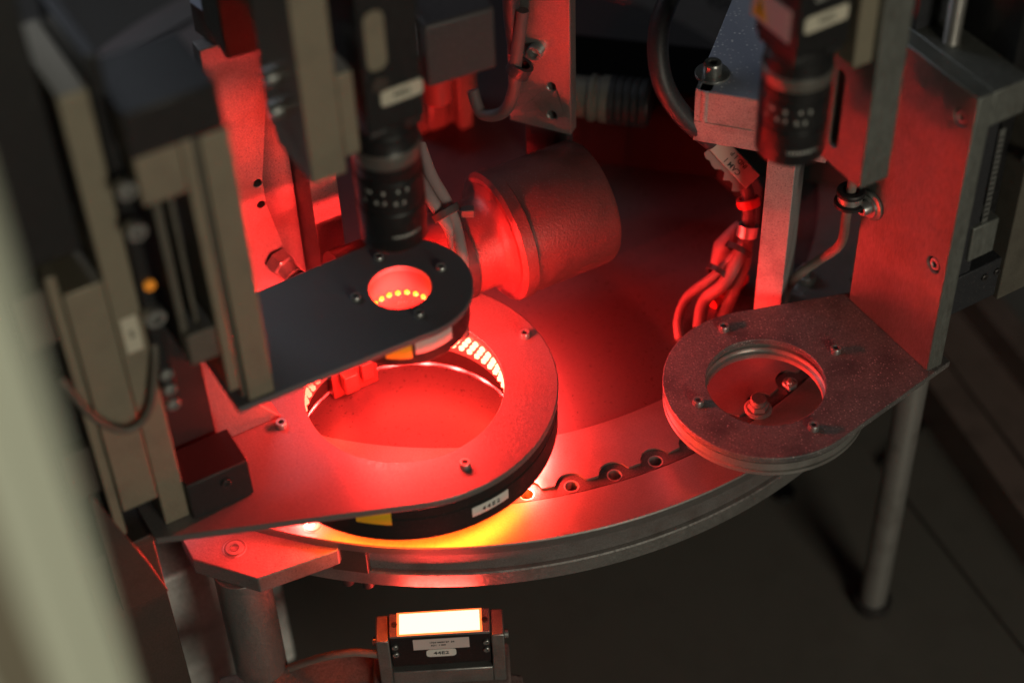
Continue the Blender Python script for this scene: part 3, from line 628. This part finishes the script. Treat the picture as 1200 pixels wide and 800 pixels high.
text('lettering', 'CAM 1', 3.0, ft @ frame((Lt*.55, -1.2, 4.45), (-1, 0, 0), (0, -1, 0), Z), INK, tg)
text('lettering', 'IND 1 P', 2.6, ft @ frame((Lt*.55, 2.4, 4.45), (-1, 0, 0), (0, -1, 0), Z), INK, tg)
b = B(); rr = random.Random(3); pts = [(2, -3.5)]+[(2+i*1.9, -5-rr.random()*3) for i in range(12)]+[(24, -3.5)]
plate(b, pts, 1.2, 1.9, (), ft); obj('torn_tape', b, CABLEG, ct)
b = B(); lathe(b, [(3.5, -2), (4.6, -1.8), (4.9, 0), (4.6, 1.8), (3.5, 2)], zframe(at(877, 237, 49), at(878, 245, 46)-at(872, 215, 56)), 28); obj('collar', b, REDPL2, ct)
b = B(); lathe(b, [(3.3, -2.4), (4.2, -2.4), (4.2, 2.4), (3.3, 2.4)], zframe(at(876, 270, 39), at(872, 285, 32)-at(878, 245, 46)), 28); obj('metal_band', b, ALU, ct)
for tp, td_, tr in ((at(866, 293, 30), (-.5, -.6, -.6), 5.0), (at(843, 322, 18), (-.6, -.6, -.4), 5.2)):
    b = B(); lathe(b, [(tr, -1.2), (tr+.9, -1.2), (tr+.9, 1.2), (tr, 1.2), (tr, -1.2)], zframe(tp, td_), 24); obj('cable_tie', b, BLACKRUB, ct)
b = B(); r2 = at(855, 310, 14)
tube(b, [at(868, 262, 30), at(850, 290, 22), at(838, 318, 10)], lambda t: 5-2*abs(t-.5)*3, 14); obj('shrink_sleeve', b, CABLER, ct)
b = B(); lathe(b, [(0, 0), (4.5, 0), (4.5, 16), (3.2, 16), (3.2, 20), (0, 20)], zframe(at(868, 322, 4), (-.6, -.6, -.1)), 24); tag(obj('cable_gland', b, REDPL2, origin=at(868, 322, 4)), 'red cable gland lying behind the right ring plate', 'gland')

# P clip on the right back plate
pcx = CR+U*54.7+V*13.5+Vector((0, 0, 0)); zc_ = up(pcx, 240)
pcx = pcx+Vector((0, 0, zc_))
pk_ = thing('cable_clip', 'rubber lined cable clip screwed to the right back plate, cable hanging down', 'clip', pcx)
cc = pcx-U*7+V*5+Vector((0, 0, 3.5)); fcl = frame(cc, U, V, Z)
b = B(); lathe(b, [(3.2, 3.6), (5.0, 3.6), (5.4, 3.0), (5.4, 1.8), (4.4, 1.5), (4.4, -1.5), (5.9, -1.9), (5.9, -3.2), (5.2, -3.8), (3.2, -3.8), (3.2, 3.6)], fcl, 40); obj('rubber_lining', b, BLACKRUB, pk_)
b = B(); lathe(b, [(4.45, -1.5), (4.7, -1.4), (4.7, 1.4), (4.45, 1.5)], fcl, 40); obj('steel_strap', b, ALU, pk_)
fw_ = zframe(pcx-U*.2, -U)
b = B(); lathe(b, [(2, 0), (6, 0), (6, .9), (4.6, 1.4), (4.6, 2.2), (2, 2.2)], fw_, 36); obj('washer', b, SCREW, pk_)
inst('clip_screw', ME_SCREW, pk_, fw_ @ Matrix.Translation((0, 0, 2.2)) @ Matrix.Diagonal((1.3, 1.3, 1.3, 1)))
c0 = cc
b = B(); tube(b, [c0+Vector((0, 0, 22)), c0+Vector((0, 0, 4)), c0-Vector((.5, 0, 8)), at(985, 286, zc_-30), at(958, 306, zc_-48), at(936, 322, 22), at(922, 340, 12), at(917, 362, 3)], 1.9, 14); obj('cable', b, CABLEG, pk_)

# ------------------------------------------------------------------ big round housing and rear parts
ca, cbp = at(587, 275, 45), at(690, 235, 45); cax = (cbp-ca).normalized(); Lc = (cbp-ca).length
fc = zframe(ca, cax)
lens = thing('round_housing', 'large red lit cylindrical housing lying on its side over the dial', 'housing', ca+Vector((0, 0, -27)))
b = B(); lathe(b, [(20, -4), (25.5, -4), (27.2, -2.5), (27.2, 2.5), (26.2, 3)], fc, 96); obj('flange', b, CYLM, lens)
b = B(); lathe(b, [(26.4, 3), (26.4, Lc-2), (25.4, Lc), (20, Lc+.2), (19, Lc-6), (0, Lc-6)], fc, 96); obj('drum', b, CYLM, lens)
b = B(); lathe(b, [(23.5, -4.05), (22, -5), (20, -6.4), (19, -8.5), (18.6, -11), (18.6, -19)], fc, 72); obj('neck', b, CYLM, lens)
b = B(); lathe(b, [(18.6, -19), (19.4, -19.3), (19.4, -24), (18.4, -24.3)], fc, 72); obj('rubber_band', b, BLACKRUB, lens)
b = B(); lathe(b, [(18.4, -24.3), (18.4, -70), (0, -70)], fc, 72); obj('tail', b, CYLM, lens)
zr = 62
cl = thing('red_cables', 'two red lit cables tied together in front of the round housing', 'cables', at(530, 270, 66))
for i, pts in enumerate(([(492, 170, 98), (505, 205, 92), (522, 235, 86), (533, 262, 80), (541, 300, 72), (543, 330, 62)], [(488, 205, 92), (504, 232, 88), (517, 252, 83), (530, 275, 77), (536, 310, 68), (536, 340, 58)])):
    b = B(); tube(b, [at(*p) for p in pts], 2.4, 16); obj('cable', b, CABLEP, cl)
tc_ = (at(524, 246, 84)+at(513, 248, 84))/2+Vector((2, 0, 0)); td = at(535, 270, 78)-at(517, 238, 86)
b = B(); lathe(b, [(4.6, -1.6), (5.6, -1.6), (5.6, 1.6), (4.6, 1.6), (4.6, -1.6)], zframe(at(523, 249, 83), td), 24); box(b, 4.5, 9.5, -1.6, 1.6, -1.8, 1.8, frame(at(526, 249, 84), (1, 0, 0), (0, 1, 0), Z)); obj('cable_tie', b, CABLER, cl, .3)

# upright rear plate with hose
qa, qb = at(597, 141, 70), at(669, 159, 70); e = (qb-qa); W = e.length; e.normalize(); nrm = Vector((e.y, -e.x, 0))
fr_ = frame(Vector((qa.x, qa.y, 0)), e, Z, nrm)
rp = thing('rear_plate', 'upright steel plate with two holes behind the round housing', 'plate', Vector((qa.x, qa.y, 0)))
b = B(); plate(b, [(0, 70), (W, 70), (W, 260), (0, 260)], -6, 0, [circ((W*.7, 92), 1.9, 20), circ((W*.7, 78), 1.9, 20)], fr_); obj('plate', b, STEEL, rp, .5)
b = B(); box(b, 4, W-4, 6.2, 12, 0, 120, frame(Vector((qa.x, qa.y, 0)), e, -nrm, Z)); 
obj('plate_foot', b, BLACKPL, rp, .5)
inst('socket_screw', ME_SCREWB, rp, fr_ @ Matrix.Translation((W*.48, up(qa, 60)+4, 0)))
hq = up(qa, 95)
b = B(); base = Vector((qa.x, qa.y, 0))
hp = [base+e*10+nrm*6+Vector((0, 0, hq+40)), base+e*8+nrm*9+Vector((0, 0, hq+18)), base+e*7+nrm*10+Vector((0, 0, hq+4)), base+e*2+nrm*10+Vector((0, 0, hq-8)), base-e*8+nrm*9+Vector((0, 0, hq-12)), base-e*13+nrm*6+Vector((0, 0, hq-4))]
tube(b, hp, 2.5, 18); tag(obj('hose', b, CABLER, origin=hp[3]), 'pink red hose bending in front of the rear plate', 'hose')
b = B(); tube(b, [base+e*6+nrm*5+Vector((0, 0, hq+70)), base+e*5+nrm*5+Vector((0, 0, hq+40)), base+e*7+nrm*6+Vector((0, 0, hq+20))], 3.4, 16); lathe(b, [(3.2, -2.5), (5, -2.5), (5, 2.5), (3.2, 2.5)], zframe(base+e*9+nrm*8+Vector((0, 0, hq+14)), (.4, 0, .8)), 28)
tag(obj('hose_clamp', b, CABLE, origin=hp[1]), 'dark hose clamp screwed on the rear plate above the pink hose', 'clamp')
# connector
k0, k1 = at(672, 112, 50), at(762, 122, 50); kd = (k1-k0).normalized(); fk = zframe(k0, kd); Lk = (k1-k0).length
kn = thing('connector', 'round ribbed cable connector lying right of the rear plate', 'connector', k0)
b = B(); lathe(b, [(0, 0), (9, 0), (9, 7), (10.3, 7.5), (10.3, 9.5), (9.6, 10), (9.6, 12), (10.3, 12.5), (10.3, 16)], fk, 40); obj('metal_end', b, OLIVEDK, kn)
b = B(); pf = [(10.2, 16)]
for i in range(5): pf += [(10.6, 16.5+i*3.4), (10.6, 18.6+i*3.4), (9.9, 19+i*3.4)]
lathe(b, pf+[(9.4, Lk), (0, Lk)], fk, 40); obj('ribbed_sleeve', b, BLACKRUB, kn)
b = B(); box(b, -20, 70, -6, 30, 0, 46, frame((k0.x, k0.y+22, 0), kd, kd.cross(Z)*-1, Z)); tag(obj('shadow_fill_block', b, DARK, origin=(k0.x, k0.y, 0), bevel=2), 'black block added to fill the shadow behind the connector', 'block')  # added black block stands in for the connector's shadow and dark cables

# crackle black box, upper middle
g0 = at(502, 104, 150)      # lower left front corner
g1 = at(583, 80, 150); ge = (g1-g0).normalized(); Wg = (g1-g0).length; gn = Vector((ge.y, -ge.x, 0))
fg = frame((g0.x, g0.y, 0), ge, -gn, Z); zg = up(g0, 32)
bxt = thing('open_box', 'dark crackle finish box with a slot in its top, hanging at top centre', 'box', g0)
b = B(); plate(b, [(0, 0), (Wg, 0), (Wg, 40), (0, 40)], 150, zg, [[(7, 16), (16, 16), (16, 33), (7, 33)]], fg); obj('shell', b, DARKBOX, bxt, 1.2, segs=3)
b = B(); box(b, 6.5, 16.5, 15.5, 33.5, 151, 155, fg); obj('slot_bottom', b, HOLE, bxt)
b = B(); box(b, -46, -.3, 4, 34, zg-14, zg-1, fg); obj('side_arm', b, BLACKDUST, bxt, .6)
b = B(); box(b, -60, -20, 34.2, 60, zg-16, zg+40, fg); obj('support_bracket', b, GREENP, bxt, 1)
b = B(); cyl(b, 5, 138, 149.8, fg @ Matrix.Translation((6, 8, 0)), 32); obj('red_stem', b, REDPL2, bxt, .4)
v0 = at(522, 166, 0); vb = thing('casting', 'grey green cast valve body in the shade under the black box', 'casting', v0)
fv = frame(v0, U, V, Z)
boxes(vb, fv, [('body', GREENP, -10, 24, 10, 34, 0, 34, 2), ('rib', GREENP, 10, 17, 3, 10, 0, 36, 1), ('boss', GREENP, -6, 4, 2, 10, 6, 22, 2)])

# small red lit block on the dial below the small ring
n0 = at(420, 440, 14); nb = thing('nozzle_block', 'small red lit block with two lugs on the dial under the smallest ring light', 'nozzle', n0+Vector((0, 0, -14)))
fn = frame(n0, U, V, Z)
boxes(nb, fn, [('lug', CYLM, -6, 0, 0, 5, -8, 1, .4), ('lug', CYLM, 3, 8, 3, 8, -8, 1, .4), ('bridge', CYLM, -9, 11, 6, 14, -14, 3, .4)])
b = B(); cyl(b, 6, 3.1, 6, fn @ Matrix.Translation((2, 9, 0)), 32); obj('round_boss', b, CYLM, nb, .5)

# low dark guard added along the shadow edge behind the lit area of the dial
gq = thing('rear_shade_band', 'low dark curved guard added along the shadow edge on the dial behind the cables', 'band', Vector((19, 576, 0)))
b = B(); lathe(b, [(97, 0), (99.5, 0), (99.5, 22), (97, 22), (97, 0)], frame((15, 570, .2), (1, 0, 0), (0, 1, 0), Z), 48, math.radians(12), math.radians(70)); obj('shade_edge', b, GREENDK, gq)
b = B(); box(b, -4, 4, -60, 60, 0, 14, frame(at(850, 190, 0), E2, -E1, Z)); tag(obj('dark_bar', b, GREENDK, origin=at(850, 190, 0), bevel=1), 'dark green bar low behind the tagged cable', 'bar')
b = B(); cyl(b, 4.5, 0, 4, frame(at(943, 328, 0), (1, 0, 0), (0, 1, 0), Z), 28); cyl(b, 2.4, 4, 8, frame(at(943, 328, 0), (1, 0, 0), (0, 1, 0), Z), 6); tag(obj('dial_screw', b, SCREW, origin=at(943, 328, 0), bevel=.3), 'red glinting screw on the dial behind the thin hanging cable', 'screw')

# dark rails at lower right
for (a, c, wd, ht, lb) in (((1085, 455), (1290, 740), 16, 20, 'dark rail with red reflections, nearest the right leg'), ((1120, 420), (1330, 690), 34, 8, 'dark flat rail, middle of the three at lower right'), ((1160, 395), (1360, 640), 14, 26, 'dark upright rail, farthest back of the three at lower right')):
    A, Cc = at(*a, -140), at(*c, -140); d = (Cc-A).normalized(); f = frame(A, d, Vector((-d.y, d.x, 0)), Z)
    b = B(); box(b, -120, (Cc-A).length, 0, wd, -24, -15+ht, f); tag(obj('guide_rail', b, RAILM, origin=A, bevel=.8), lb, 'rail', 'dark rails on the machine bed')
# wall block right of centre, top right corner
b = B(); f = frame(at(1090, 20, 60), U, V, Z); box(b, -30, 60, 40, 60, -60, 160, f); tag(obj('machine_cover', b, mat('dark_red_panel', (.10, .012, .012), .5), origin=at(1090, 20, 0), bevel=1), 'dark red cover behind the right linear slide', 'cover')
b = B(); cyl(b, 6, 0, 3, frame(at(917, 578, -165), (1, 0, 0), (0, 1, 0), Z), 28); tag(obj('bed_plug', b, BLACKPAINT, origin=at(917, 578, -165), bevel=.5), 'round black plug in the dark bed below the right ring', 'plug')
